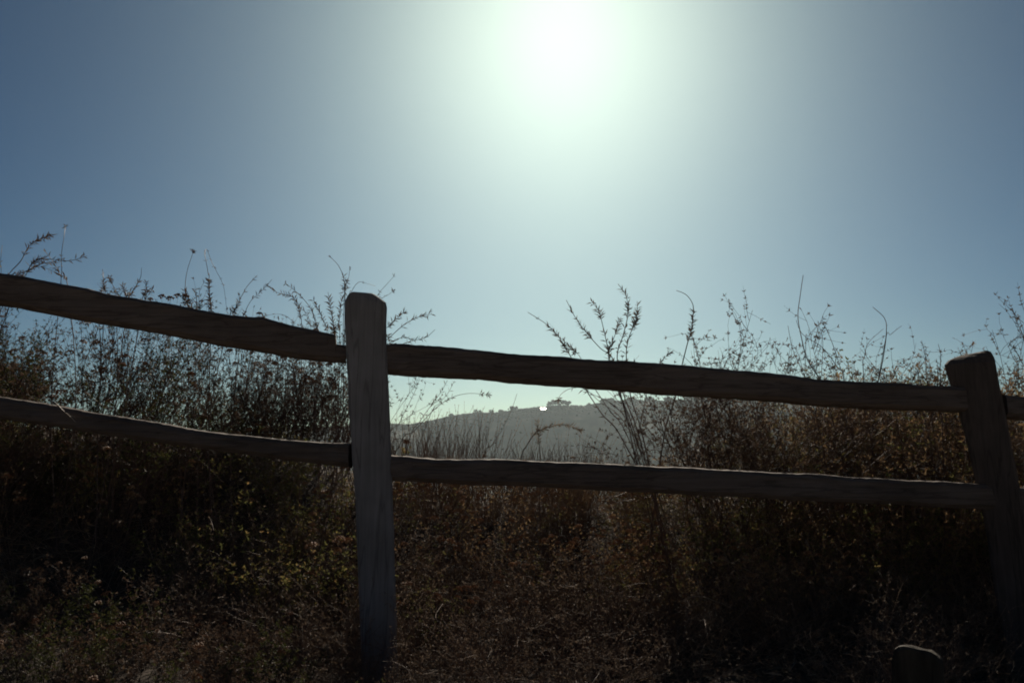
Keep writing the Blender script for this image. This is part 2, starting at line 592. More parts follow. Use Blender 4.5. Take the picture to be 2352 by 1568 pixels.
def post_mesh(name, left, right, topz, Y, depth, mat, seed, base_z):
    """post turned to face the path: left and right silhouettes from under the chamfer to the ground"""
    ly, lx = [p[1] for p in left], [p[0] for p in left]
    ry, rx = [p[1] for p in right], [p[0] for p in right]
    m = MB()
    rr = []
    y_end = ly[-1]
    n = 40
    Yf = Y - depth / 2
    pm = (lx[0] + rx[0]) / 2
    phi = math.atan2(at(pm, 784, Yf).x, Yf)
    hw = (at(rx[0], ry[0], Yf).x - at(lx[0], ly[0], Yf).x) / 2
    yl, yr = Yf + hw * math.sin(phi), Yf - hw * math.sin(phi)
    Dv = Vector((math.sin(phi), math.cos(phi), 0)) * depth

    def ring(xl, xr, z, v0, v1, c):
        """v0, v1: front and back faces as shares of the depth"""
        L, R_ = Vector((xl, yl, z)), Vector((xr, yr, z))
        w_ = (R_ - L).length
        u = min(0.3, c / w_)
        v = c / depth
        q = [(0, v0 + v), (u, v0), (0.36, v0 - 0.01), (0.66, v0 - 0.006), (1 - u, v0), (1, v0 + v), (1, v1 - v), (1 - u, v1), (u, v1), (0, v1 - v)]
        return [L + (R_ - L) * a + Dv * b for a, b in q]
    rows = []
    for i in range(n + 1):
        py = ly[0] + (y_end - ly[0]) * i / n
        a = at(float(np.interp(py, ly, lx)), py, yl)
        b = at(float(np.interp(py, ry, rx)), py, yr)
        rows.append((a.x, b.x, at(1175, py, Yf).z))
    dx = (rows[-1][0] - rows[-6][0]) / (rows[-6][2] - rows[-1][2])
    k = rows[-1][2] - base_z
    rows.append((rows[-1][0] + dx * k, rows[-1][1] + dx * k, base_z))
    for i, (xl, xr, z) in enumerate(rows):
        e = 0.0016 * vnoise(z * 16, seed), 0.0016 * vnoise(z * 14, seed + 5)
        rr.append(ring(xl + e[0], xr + e[1], z, 0.0, 1.0, 0.008))
    tops = []
    for (pl, pr, py, dy) in topz:
        a = at(pl, py, yl)
        b = at(pr, py, yr)
        tops.append(ring(a.x, b.x, at(1175, py, Yf).z, dy / depth, 1 - dy / depth, 0.008))
    rr = tops[::-1] + rr
    org = Vector(((rows[-1][0] + rows[-1][1]) / 2, Y, base_z))
    m.rings([[p - org for p in r_] for r_ in rr])
    return m.mesh(name, mat, False), org


FY = 2.82
fence = empty('split_rail_fence', (-0.4, FY, 0.0), 'weathered wooden split rail fence with two rails per bay crossing the scrub', 'fence')


def fpart(name, mo, label=None):
    o = link(name, mo[0], fence, mo[1] - Vector(fence.location))
    if label:
        o['label'] = label
    return o


fpart('post', post_mesh('post', [(790.5, 704), (793, 760), (797, 850), (805, 1000), (815, 1150), (822, 1300), (830, 1520)],
                        [(888, 707), (888.5, 760), (890.5, 850), (897, 1000), (902, 1150), (907, 1300), (914, 1520)],
                        [(790.8, 888, 700, 0.0), (792, 886.5, 692, 0.001), (797, 873, 681, 0.003), (802, 862, 673, 0.006), (806, 858, 670, 0.012)], FY, 0.145, M['post'], 3, -0.12),
      'upright grey post with a chamfered top')
fpart('post', post_mesh('post', [(2168, 836), (2190, 905), (2215, 1000), (2240, 1110), (2263, 1220), (2290, 1400), (2308, 1520)],
                        [(2286, 834), (2294, 880), (2305, 930), (2330, 1060), (2353, 1180), (2380, 1340), (2405, 1520)],
                        [(2168, 2286, 833, 0.0), (2176, 2283, 823, 0.004), (2186, 2280, 818, 0.007), (2203, 2276, 811, 0.012), (2226, 2268, 806.5, 0.022)], 2.95, 0.15, M['brown_post'], 8, -0.35),
      'dark leaning post with a worn rounded top')
# posts just outside the picture carry the far ends of the rails
fpart('post', post_mesh('post', [(-620, 470), (-606, 900), (-590, 1350)], [(-520, 474), (-508, 900), (-494, 1350)],
                        [(-618, -522, 466, 0.0), (-605, -536, 450, 0.03)], 2.95, 0.145, M['post'], 13, 0.15), 'post at the uphill end of the fence')
fpart('rail', rail_mesh('rail', [(-570, 455), (-300, 540), (-100, 600), (0, 629), (60, 638), (150, 655), (205, 664), (250, 678), (330, 690), (400, 701), (470, 714), (540, 727), (585, 731), (612, 731.5), (640, 741), (700, 755), (760, 768), (776.5, 770.5), (777.5, 792), (800, 794)],
                        [(-570, 545), (-300, 625), (-100, 684), (0, 702), (100, 720), (200, 739), (300, 755), (400, 774), (500, 792), (600, 810), (700, 825), (760, 833), (800, 836)],
                        2.92, FY, 0.075, M['rail'], 21, -0.2), 'upper left rail notched where it meets the grey post')
fpart('rail', rail_mesh('rail', [(-570, 770), (-300, 840), (-100, 895), (0, 911), (60, 921), (130, 932), (200, 944), (300, 962), (380, 974), (450, 986), (550, 999), (650, 1009), (740, 1016), (795, 1019), (807, 1022)],
                        [(-570, 845), (-300, 905), (-100, 948), (0, 960), (130, 980), (250, 1000), (400, 1022), (500, 1036), (600, 1049), (700, 1062), (807, 1074)],
                        2.92, FY, 0.085, M['rail'], 31), 'lower left rail with a sunlit upper edge')
fpart('rail', rail_mesh('rail', [(886, 793.5), (899, 793), (903, 790.5), (980, 796), (1090, 806), (1200, 817), (1290, 823), (1400, 831), (1500, 836), (1600, 844), (1700, 853), (1780, 861), (1860, 873), (1960, 879), (2060, 881), (2130, 886), (2200, 893)],
                        [(886, 861), (960, 866), (1100, 874), (1300, 889), (1500, 905), (1600, 912), (1700, 918), (1800, 926), (1900, 934), (2050, 942), (2200, 948)],
                        FY, 2.94, 0.10, M['rail'], 41), 'upper right rail running from the grey post to the leaning post')
fpart('rail', rail_mesh('rail', [(898, 1046), (930, 1048), (1000, 1055), (1040, 1055), (1150, 1056), (1250, 1061), (1400, 1067), (1600, 1075), (1800, 1085), (1950, 1095), (2060, 1102), (2150, 1106), (2270, 1112)],
                        [(898, 1104), (1000, 1108), (1150, 1114), (1300, 1121), (1500, 1130), (1700, 1140), (1850, 1147), (2000, 1155), (2150, 1163), (2270, 1168)],
                        FY, 2.94, 0.10, M['rail'], 51), 'lower right rail in front of the buckwheat')
fpart('rail', rail_mesh('rail', [(2290, 908), (2351, 912), (2600, 930), (2900, 950)], [(2290, 960), (2351, 965), (2600, 985), (2900, 1003)], 2.96, 3.1, 0.10, M['rail'], 61), 'upper rail stub beyond the leaning post')
fpart('rail', rail_mesh('rail', [(2320, 1118), (2600, 1140), (2900, 1160)], [(2320, 1172), (2600, 1192), (2900, 1210)], 2.96, 3.1, 0.10, M['rail'], 71), 'lower rail stub beyond the leaning post')
fpart('post', post_mesh('post', [(2850, 880), (2860, 1100), (2890, 1520)], [(2960, 880), (2972, 1100), (2995, 1520)], [(2852, 2958, 876, 0.0), (2870, 2940, 860, 0.03)], 3.1, 0.145, M['brown_post'], 15, -0.4), 'post at the downhill end of the fence')

# cut stump at the lower right
SY = 2.1
sp = at(2106, 1500, SY)
st = MB()
gz = ground_z(sp.x, SY)
OUT = [(2046, 1620), (2046, 1580), (2047, 1545), (2048, 1512), (2050, 1500), (2054, 1491), (2062, 1486), (2074, 1483.5), (2090, 1485), (2106, 1489), (2122, 1492.5), (2138, 1497), (2150, 1504), (2158, 1512), (2163, 1520), (2166, 1545), (2168, 1580), (2169, 1620)]
rr = []
for dy, grow, drop in ((-0.064, -0.006, 0.006), (-0.058, 0.0, 0.0), (-0.03, 0.0, 0.004), (0.02, 0.0, 0.012), (0.06, -0.004, 0.026)):
    ring_ = []
    for k, (px, py) in enumerate(OUT):
        p = at(px, py, SY - 0.06)
        f = sstep(1560, 1500, py)
        ring_.append(Vector((p.x + (dy + 0.06) * sp.x / SY * 1.1 + (grow if px > 2106 else -grow), SY + dy, max(gz - 0.1, p.z) - drop * f + 0.0018 * vnoise(k * 0.9, dy * 40, 3))))
    rr.append(ring_[::-1])
org = Vector((sp.x, SY, gz))
st.rings([[p - org for p in r_] for r_ in rr])
o = link('stump_post', st.mesh('stump_post', M['stump'], False), None, org)
tag(o, 'short cut off wooden stump with a pale sunlit rim before the leaning post', 'stump')

# ------------------------------------------------------------ vegetation generators
UP = Vector((0, 0, 1))


def whorl(mb, p, t, n, L, W):
    """a tuft of narrow leaves leaving one node"""
    a = t.cross(Vector((0.3, 0.9, 0.2)))
    if a.length < 1e-4:
        a = Vector((1, 0, 0))
    a.normalize()
    b = t.cross(a).normalized()
    ph = rng.uniform(0, 6.28)
    for k in range(n):
        an = ph + 6.28 * k / n + rng.uniform(-0.5, 0.5)
        side = a * math.cos(an) + b * math.sin(an)
        d = (t * rng.uniform(0.45, 1.0) + side * rng.uniform(0.5, 1.0))
        l = L * rng.uniform(0.6, 1.15)
        mb.leaf(p, d, side * 0.4 + t, l, W * rng.uniform(0.7, 1.2), 0.3, rng.uniform(-0.1, 0.2))


def bent(p, d, L, n, curl, up=0.0):
    """a wandering stem from p along d"""
    pts = [p.copy()]
    d = d.normalized()
    q = p.copy()
    drift = rv() * curl
    for i in range(n):
        d = (d + drift * 0.5 + rv() * curl * 0.55 + UP * up).normalized()
        q = q + d * (L / n)
        pts.append(q.copy())
    return pts


def head_mesh(seed, r=0.019):
    """a dried buckwheat umbel: short rays carrying a dome of little clusters"""
    m = MB()
    rr = random.Random(seed)
    for k in range(15):
        a = k * 2.4 + rr.uniform(-0.3, 0.3)
        q = math.sqrt((k + 0.5) / 15)
        p = Vector((math.cos(a) * q * r, math.sin(a) * q * r, r * 0.62 * (1 - q * q) + rr.uniform(-0.002, 0.002) + r * 0.35))
        if k % 3 == 0:
            m.tube([Vector((0, 0, 0)), p * 0.55 + Vector((0, 0, 0.002)), p], 0.0007, 0.0005, 3)
        s = r * rr.uniform(0.2, 0.34)
        b = len(m.v)
        for d in ((1, 0, 0), (-1, 0, 0), (0, 1, 0), (0, -1, 0), (0, 0, 1), (0, 0, -1)):
            m.v.append(p + Vector(d) * s * rr.uniform(0.7, 1.3))
        for f in ((0, 2, 4), (2, 1, 4), (1, 3, 4), (3, 0, 4), (2, 0, 5), (1, 2, 5), (3, 1, 5), (0, 3, 5)):
            m.f.append(tuple(b + i for i in f))
    return m.mesh('flower_head', M['rust'])


HEADS = [head_mesh(100 + i, r) for i, r in enumerate((0.016, 0.019, 0.022, 0.018))]


def shrub(n_main, h, spread, lean, n_side, side_len, tufts, leaf, curl=0.12, r0=0.0028, sub=0.0, base=0.07, bare=0.25, tip_up=0.05, smat='stem'):
    """stems and leaves of one twiggy shrub; leaf = (count per tuft, length, width, material)"""
    st, lf = MB(), MB()
    tips = []

    def dress(pts, t0, n):
        for k in range(n):
            t = t0 + (1 - t0) * (k + rng.random()) / n
            i = min(len(pts) - 2, int(t * (len(pts) - 1)))
            f = t * (len(pts) - 1) - i
            p = pts[i].lerp(pts[i + 1], f)
            whorl(lf, p, (pts[i + 1] - pts[i]).normalized(), max(1, leaf[0] + rng.choice((-1, 0, 0, 1))), leaf[1], leaf[2])
    for i in range(n_main):
        a = rng.uniform(0, 6.28)
        q = math.sqrt(rng.random())
        out = Vector((math.cos(a), math.sin(a), 0)) * q
        d = (UP + out * spread + lean).normalized()
        L = h * rng.uniform(0.6, 1.1)
        pts = bent(out * base - UP * 0.03, d, L, 8, curl, tip_up)
        st.tube(pts, r0 * rng.uniform(0.7, 1.2), r0 * 0.3, 3)
        tips.append((pts[-1], (pts[-1] - pts[-2]).normalized()))
        if tufts:
            dress(pts, bare + 0.2, tufts)
        for k in range(n_side):
            t = rng.uniform(bare, 0.97)
            j = min(7, int(t * 8))
            p = pts[j].lerp(pts[j + 1], t * 8 - j)
            dd = ((pts[j + 1] - pts[j]).normalized() + rv() * 0.9 + UP * 0.15).normalized()
            sp_ = bent(p, dd, h * side_len * rng.uniform(0.5, 1.2) * (1.15 - t * 0.6), 5, curl * 1.5, 0.06)
            st.tube(sp_, r0 * 0.42, r0 * 0.2, 3)
            tips.append((sp_[-1], (sp_[-1] - sp_[-2]).normalized()))
            if tufts:
                dress(sp_, 0.15, max(2, int(tufts * 0.7)))
            if rng.random() < sub:
                for _ in range(2):
                    u = rng.randint(1, 4)
                    s2 = bent(sp_[u], (rv() + UP * 0.3), h * side_len * rng.uniform(0.25, 0.5), 3, curl * 1.6)
                    st.tube(s2, r0 * 0.28, r0 * 0.16, 3)
                    if tufts:
                        dress(s2, 0.2, 2)
    return st.mesh('stems', M[smat]), (lf.mesh('leaves', M[leaf[3]]) if lf.v else None), tips


def zone(x, y):
    """where a plant shows in the picture, told by the things around it"""
    d = Vector((x, y, ground_z(x, y))) - EYE
    c, s_ = math.cos(PITCH), math.sin(PITCH)
    f = d.y * c + d.z * s_
    px = 1175.5 + d.x / f * LENS / 36 * 2351
    row = 'front' if y < 3.55 else ('middle' if y < 4.2 else 'back')
    for lim, nm in ((60, 'at the left edge'), (250, 'below the far left weeds'), (420, 'below the short spikes'), (540, 'below the looped thread'), (680, 'below the rail notch'), (800, 'touching the grey post'),
                    (960, 'just right of the grey post'), (1160, 'before the low hill'), (1340, 'left of the fan shrub'), (1480, 'beside the fan shrub'), (1620, 'right of the plumed wand'), (1800, 'below the fine twiggy bushes'),
                    (1960, 'below the tall bare stick'), (2130, 'below the forked stick'), (2260, 'before the leaning post')):
        if px < lim:
            return nm, row
    return 'at the right edge', row


class Kind:
    """one grown plant with its parts, from which the copies are made"""

    def __init__(self, name, cat, stems, leaves, heads=()):
        self.name, self.cat = name, cat
        self.parts = [('stems', stems, None)]
        if leaves:
            self.parts.append(('leaves', leaves, None))
        for p, t in heads:
            self.parts.append(('flower_head', None, (p, t)))
        self.proto = None

    def place(self, x, y, rz, s, label, group, tilt=(0, 0), dz=0.0):
        root = bpy.data.objects.new(self.name, None)
        root.empty_display_size = 0.05
        root.location = (x, y, ground_z(x, y) + dz)
        root.rotation_euler = (tilt[0], tilt[1], rz)
        root.scale = (s, s, s)
        col.objects.link(root)
        if group != 'twiggy bushes over the right rail':
            z_, r_ = zone(x, y)
            label = label + ', ' + r_ + ' row, ' + z_
        tag(root, label, self.cat, group)
        if self.proto is None:
            self.proto = []
            for nm, me, hd in self.parts:
                if hd:
                    o = bpy.data.objects.new(nm, rng.choice(HEADS))
                    o.location = hd[0]
                    q = (hd[1] + UP * 1.2).normalized()
                    o.rotation_euler = q.to_track_quat('Z', 'Y').to_euler()
                else:
                    o = bpy.data.objects.new(nm, me)
                    o['kind'] = 'stuff'
                o.parent = root
                col.objects.link(o)
                self.proto.append(o)
        else:
            for p in self.proto:
                o = p.copy()
                o.parent = root
                col.objects.link(o)
        return root


def pick_tips(tips, n, zmin):
    c = [t for t in tips if t[0].z > zmin]
    rng.shuffle(c)
    return c[:n]


# ------------------------------------------------------------ left thicket: stiff upright stems
LEAN = Vector((0.22, 0, 0))
thick = []
for i in range(6):
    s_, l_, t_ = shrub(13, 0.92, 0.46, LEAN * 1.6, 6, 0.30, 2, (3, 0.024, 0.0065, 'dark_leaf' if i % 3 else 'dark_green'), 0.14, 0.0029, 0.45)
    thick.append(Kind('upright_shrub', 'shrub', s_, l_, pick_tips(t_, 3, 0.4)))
wispy = []
for i in range(4):
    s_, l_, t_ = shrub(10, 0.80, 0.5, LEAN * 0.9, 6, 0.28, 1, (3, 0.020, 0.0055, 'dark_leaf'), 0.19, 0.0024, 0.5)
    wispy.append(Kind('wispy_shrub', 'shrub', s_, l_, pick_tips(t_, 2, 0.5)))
for i in range(42):
    y = rng.uniform(3.35, 5.0)
    x = y * (-0.92 + (0.6 if y > 4.2 else 0.5) * rng.random() ** 1.35)
    k = rng.choice(thick)
    k.place(x, y, rng.uniform(-0.6, 0.6), rng.uniform(0.72, 1.08), 'stiff upright dry shrub in the left thicket', 'thicket behind the left rails')
for i in range(26):
    y = rng.uniform(4.3, 5.2)
    x = y * rng.uniform(-0.37, -0.205)
    k = rng.choice(wispy)
    k.place(x, y, rng.uniform(-0.7, 0.7), rng.uniform(0.8, 1.15), 'open thin stemmed shrub against the sky', 'open shrubs left of the grey post')

# ------------------------------------------------------------ right thicket
bushy = []
for i in range(6):
    s_, l_, t_ = shrub(12, 0.62, 0.75, Vector((0, 0, 0)), 6, 0.34, 4, (3, 0.019, 0.0068, ('green', 'dry', 'dry')[i % 3]), 0.16, 0.0024, 0.5, 0.07, 0.25, 0.05, 'brown_stem')
    bushy.append(Kind('scrub_bush', 'bush', s_, l_))
twiggy = []
for i in range(3):
    s_, l_, t_ = shrub(20, 0.78, 0.72, Vector((0, 0, 0)), 11, 0.27, 2, (3, 0.013, 0.0042, 'dark_leaf'), 0.26, 0.0019, 0.9, 0.07, 0.35)
    twiggy.append(Kind('twiggy_bush', 'bush', s_, l_))
for i in range(100):
    x = 0.35 + 3.6 * rng.random() ** 0.9
    y = rng.uniform(3.3, 5.2)
    lim = 0.5 + 0.8 * sstep(0.7, 1.9, x)
    k = bushy[rng.randrange(6)]
    k.place(x, y, rng.uniform(0, 6.28), lim * rng.uniform(0.8, 1.1), 'leafy brown scrub bush behind the right rails', 'scrub behind the right rails')


def spot(px, Y):
    return at(px, 900, Y).x


TW = [(1630, 3.85, 768, 'spreading twiggy bush at the left of the three over the upper right rail'), (1690, 3.95, 745, 'thick twiggy bush filling the base of the two taller fine bushes'), (1655, 3.9, 735, 'fine twiggy bush rising over the upper right rail behind its middle'), (1725, 4.0, 705, 'taller of two fine twiggy bushes rising over the middle of the upper right rail'),
      (1775, 4.1, 770, 'low twiggy bush right of the two fine bushes over the rail'),
      (1990, 3.9, 770, 'dense twiggy bush over the rail left of the bare forked stick'), (2065, 4.0, 765, 'twiggy bush over the rail with the bare forked stick before it'),
      (2135, 3.8, 800, 'small twiggy bush just left of the leaning post'), (2335, 3.9, 770, 'dark twiggy bush at the right edge behind the leaning post'),
      (2400, 4.1, 690, 'tall twiggy bush cut by the right edge of the picture')]
for i, (px, Y, top, lb) in enumerate(TW):
    x = spot(px, Y)
    s = (at(px, top, Y).z - ground_z(x, Y)) / 0.80
    twiggy[i % 3].place(x, Y, rng.uniform(0, 6.28), s, lb, 'twiggy bushes over the right rail')

# ------------------------------------------------------------ buckwheat and weeds on the bank
buck = []
for i in range(6):
    s_, l_, t_ = shrub(11, 0.46, 0.8, Vector((0, 0, 0)), 3, 0.34, 3, (4, 0.014, 0.0035, ('green', 'dry', 'dry')[i % 3]), 0.13, 0.0017, 0.2, 0.05, 0.15, 0.08, 'brown_stem')
    buck.append(Kind('buckwheat_plant', 'plant', s_, l_, pick_tips(t_, 7, 0.24)))
leafy = []
for i in range(4):
    s_, l_, t_ = shrub(10, 0.42, 0.8, Vector((0, 0, 0)), 4, 0.36, 5, (3, 0.017, 0.008, 'green'), 0.17, 0.0018, 0.2, 0.05, 0.1, 0.05, 'brown_stem')
    leafy.append(Kind('green_weed', 'weed', s_, l_))
straggle = []
for i in range(5):
    s_, l_, t_ = shrub(15, 0.40, 1.3, Vector((0, -0.2, 0)), 6, 0.45, 1, (2, 0.012, 0.0032, 'dust_leaf'), 0.24, 0.0016, 0.5, 0.07, 0.15, -0.03, 'brown_stem')
    straggle.append(Kind('dry_weed', 'weed', s_, l_))

for i in range(95):
    x = rng.uniform(-0.38, 1.7)
    y = rng.uniform(3.1, 4.8)
    s = rng.uniform(0.75, 1.05) * (0.62 if y > 4.1 else 0.9)
    buck[rng.randrange(6)].place(x, y, rng.uniform(0, 6.28), s, 'buckwheat with domed rusty heads', 'buckwheat below the lower right rail')
for i in range(26):
    x = rng.uniform(-3.4, -0.42)
    y = rng.uniform(3.1, 4.6)
    buck[rng.randrange(6)].place(x, y, rng.uniform(0, 6.28), rng.uniform(0.8, 1.1), 'shaded buckwheat with rusty heads', 'buckwheat below the lower left rail')
for i in range(22):
    y = rng.uniform(3.15, 4.2)
    x = y * rng.uniform(-0.42, -0.17)
    leafy[rng.randrange(4)].place(x, y, rng.uniform(0, 6.28), rng.uniform(0.8, 1.15), 'green leaved weed on the left bank', 'green weeds left of the grey post')
for i in range(30):
    x = rng.uniform(0.9, 3.2)
    y = rng.uniform(3.2, 4.2)
    leafy[rng.randrange(4)].place(x, y, rng.uniform(0, 6.28), rng.uniform(0.8, 1.2), 'green leaved weed on the right bank', 'green weeds on the right bank')
for i in range(150):
    y = rng.uniform(2.6, 3.6)
    x = y * rng.uniform(-0.42, 0.86)
    if 0.2 < x / y < 0.42 and y < 3.15:
        continue
    straggle[rng.randrange(5)].place(x, y, rng.uniform(0, 6.28), rng.uniform(0.6, 1.1), 'dry straggling weed low on the bank', 'dry weeds along the foot of the bank')

for i in range(9):
    straggle[i % 5].place(rng.uniform(-0.58, -0.2), rng.uniform(2.5, 2.7), rng.uniform(0, 6.28), rng.uniform(0.3, 0.5), 'dry weed at the grey post foot', 'weeds at the foot of the grey post')

# low grasses in the gap between the posts
tuft = []
for i in range(5):
    m = MB()
    for k in range(26):
        a = rng.uniform(0, 6.28)
        q = math.sqrt(rng.random())
        o_ = Vector((math.cos(a), math.sin(a), 0))
        h = 0.42 * rng.uniform(0.4, 1.1)
        pts = bent(o_ * q * 0.09, UP + o_ * 0.35 * q + Vector((rng.uniform(-0.05, 0.5), 0, 0)), h, 5, 0.13)
        m.tube(pts, 0.0012, 0.0005, 3)
        if rng.random() < 0.5:
            for z in range(4):
                whorl(m, pts[-1] - (pts[-1] - pts[-2]) * z * 0.3, (pts[-1] - pts[-2]).normalized(), 2, 0.008, 0.003)
    tuft.append(m.mesh('grass_tuft', M['brown_stem']))
for i in range(80):
    y = rng.uniform(4.1, 5.3)
    x = y * rng.uniform(-0.155, 0.16)
    o = link('grass_tuft', tuft[rng.randrange(5)], None, (x, y, ground_z(x, y) - 0.01))
    o.rotation_euler = (0, 0, rng.uniform(0, 6.28))
    s = rng.uniform(0.7, 1.3) * (1.1 if x < -0.1 else 0.9)
    o.scale = (s, s, s)
    tag(o, 'thin dry grass tuft on the crest, %s row, %s' % zone(x, y)[::-1], 'grass', 'grass tufts on the crest between the posts')

# ------------------------------------------------------------ single sprigs traced against the sky
def sprig(label, Y, stems, name='weed_sprig', cat='sprig', base_dx=0.0, mat='stem', leafmat='dark_leaf', group=None):
    """stems: (points from base to tip in frame pixels, base radius, [(t0, t1, tufts, leaves per tuft, length)])"""
    lowest = max(stems, key=lambda s: s[0][0][1])[0][0]
    c = at(lowest[0], lowest[1], Y)
    bx = c.x + base_dx
    root = Vector((bx, Y, ground_z(bx, Y) - 0.02))
    t = empty(name, root, label, cat, group)
    for pts, r, lv in stems:
        P = []
        for k, (px, py) in enumerate(pts):
            P.append(at(px, py, Y + 0.05 * math.sin(k * 1.3 + pts[0][0])))
        if len(P) == 1:
            continue
        P0 = P[0]
        d0 = (P[0] - P[1]).normalized()
        # the stem goes on down behind the rail to the root
        h = max(0.05, P0.z - root.z)
        off = Vector((rng.uniform(-0.12, 0.12), rng.uniform(-0.05, 0.05), 0))
        mid = P0 + d0 * min(0.4 * h, 0.3)
        mid = mid.lerp(root, 0.35)
        full = [root + off] + ([mid] if h > 0.12 else []) + P
        nlow = len(full) - len(P)
        sm = catmull(full, 6)
        m = MB()
        m.tube([p - root for p in sm], r * 1.25, r * 0.5, 4)
        s_obj = link('stem', m.mesh('stem', M[mat]), t)
        lf = MB()
        n_tr = (len(P) - 1) * 6
        i0 = nlow * 6
        for (t0, t1, n, k, L) in lv:
            for q in range(n):
                u = t0 + (t1 - t0) * (q + rng.uniform(0.2, 0.8)) / n
                f = i0 + u * n_tr
                i = min(len(sm) - 2, int(f))
                p = sm[i].lerp(sm[i + 1], f - i) - root
                whorl(lf, p, (sm[i + 1] - sm[i]).normalized(), k, L * 1.55, L * 0.31)
        # a few leaves on the hidden lower stem too
        for q in range(5):
            i = rng.randint(max(1, i0 // 2), max(2, i0))
            i = min(i, len(sm) - 2)
            whorl(lf, sm[i] - root, (sm[i + 1] - sm[i]).normalized(), 2, 0.014, 0.0035)
        lo = link('leaves', lf.mesh('leaves', M[leafmat]), s_obj)
        lo['kind'] = 'stuff'
    return t


D = 0.020
sprig('arching feathery weed leaning right over the rail at the far left', 3.4, [
    ([(10, 660), (22, 628), (48, 599), (66, 566), (88, 551), (117, 540)], 0.0022, [(0.45, 0.8, 9, 3, D), (0.8, 1.0, 6, 4, D)]),
    ([(40, 655), (59, 632), (78, 600), (110, 595), (158, 599), (200, 588)], 0.0020, [(0.3, 0.55, 8, 4, D), (0.6, 1.0, 7, 2, D)]),
    ([(20, 650), (40, 632), (66, 620), (92, 612), (128, 626)], 0.0018, [(0.1, 1.0, 16, 2, D)]),
    ([(30, 655), (60, 625), (90, 608), (128, 600)], 0.0015, [(0.3, 1.0, 8, 2, D)])], base_dx=-0.12)
sprig('drooping twig beside the single upright stalk at the far left', 3.45, [
    ([(156, 662), (139, 634), (128, 612), (114, 590), (99, 573)], 0.0020, [(0.0, 0.6, 9, 2, D), (0.7, 0.95, 2, 1, D)])], base_dx=0.03)
sprig('single upright stalk with a small seed tip at the far left', 3.4, [
    ([(140, 645), (141, 610), (141, 584), (147, 544), (150, 518)], 0.0018, [(0.3, 0.5, 3, 2, D * .7), (0.93, 1.0, 3, 3, 0.012)])])
sprig('bare bent stem cut by the left edge above the rail', 3.4, [([(2, 640), (0, 613), (2, 590), (5, 563)], 0.0016, [(0.1, 0.6, 3, 2, 0.012)])])
sprig('short leafy spike standing first right of the far left weeds', 3.4, [
    ([(241, 685), (240, 665), (238, 645), (236, 624)], 0.0020, [(0.1, 0.75, 10, 3, 0.014), (0.85, 1, 2, 2, 0.01)])])
sprig('pair of short leafy spikes with tufted tops above the left rail', 3.4, [
    ([(266, 688), (264, 671), (257, 650), (249, 632)], 0.0018, [(0.05, 0.5, 4, 2, 0.012), (0.6, 0.9, 7, 4, 0.014)]),
    ([(294, 695), (292, 680), (286, 667), (281, 655)], 0.0018, [(0.2, 1, 8, 4, 0.016)])])
sprig('leafy sprig curving right to a hair thin hooked tip over the left rail', 3.4, [
    ([(295, 692), (300, 678), (315, 652), (323, 636), (325, 615)], 0.0018, [(0.0, 0.6, 11, 3, 0.016)])])
sprig('small branching leafy sprig above the left rail before the rusty heads', 3.4, [
    ([(325, 700), (332, 680), (335, 662), (336, 648)], 0.0018, [(0.1, 1, 8, 3, 0.018)]),
    ([(333, 690), (344, 674), (350, 664)], 0.0014, [(0.1, 1, 4, 3, 0.016)])])
sprig('tall thin stalk with a starry tip and leafy lower half above the left rail', 3.4, [
    ([(431, 722), (428, 695), (425, 660), (430, 621), (444, 577)], 0.0020, [(0.0, 0.45, 12, 3, 0.02), (0.97, 1.0, 2, 5, 0.016)]),
    ([(436, 722), (440, 700), (430, 680)], 0.0014, [(0, 1, 5, 2, 0.018)])])
sprig('slender leafy twig between the starry stalk and the looped stalk', 3.45, [
    ([(452, 730), (452, 705), (450, 680), (446, 662)], 0.0016, [(0.1, 1, 7, 2, 0.016)]),
    ([(460, 728), (457, 700), (458, 670), (470, 645)], 0.0014, [(0.3, 1, 4, 2, 0.012)])])
sprig('bushy spike crowded with leaves under a looping thread above the left rail', 3.4, [
    ([(485, 728), (484, 712), (482, 690), (480, 660), (480, 640)], 0.0022, [(0.05, 0.95, 22, 3, 0.018)]),
    ([(480, 660), (478, 630), (474, 605), (470, 582), (475, 573), (484, 597), (495, 620), (506, 640), (514, 661), (518, 690), (522, 725)], 0.0013, [(0.1, 0.9, 9, 2, 0.010)])])
sprig('leafy sprig reaching up right with a narrow tip past the looped thread', 3.45, [
    ([(525, 738), (535, 718), (546, 698), (565, 661), (588, 635)], 0.0019, [(0.0, 0.55, 12, 3, 0.018), (0.9, 1, 2, 3, 0.012)])])
sprig('thin twig bowed right with alternate leaves over the notched rail', 3.45, [
    ([(556, 745), (561, 722), (576, 691), (601, 668), (624, 642)], 0.0017, [(0.1, 0.3, 4, 3, 0.016), (0.5, 0.9, 8, 2, 0.016)])])
sprig('arching twig curling back left over the end of the upper left rail', 3.5, [
    ([(692, 765), (690, 730), (684, 700), (668, 680), (638, 672), (616, 658)], 0.0018, [(0.15, 0.75, 16, 3, 0.018), (0.8, 1, 4, 2, 0.016)]),
    ([(672, 760), (668, 735), (645, 722), (615, 724), (592, 738)], 0.0012, [(0.2, 0.9, 4, 2, 0.010)])])
sprig('long leafy branch leaning left above the notched end of the rail', 3.55, [
    ([(730, 775), (726, 747), (711, 705), (682, 672), (653, 649)], 0.0019, [(0.0, 0.5, 14, 3, 0.018), (0.6, 1, 7, 2, 0.018)]),
    ([(715, 770), (708, 740), (700, 715), (680, 700)], 0.0014, [(0.1, 1, 10, 3, 0.016)])])
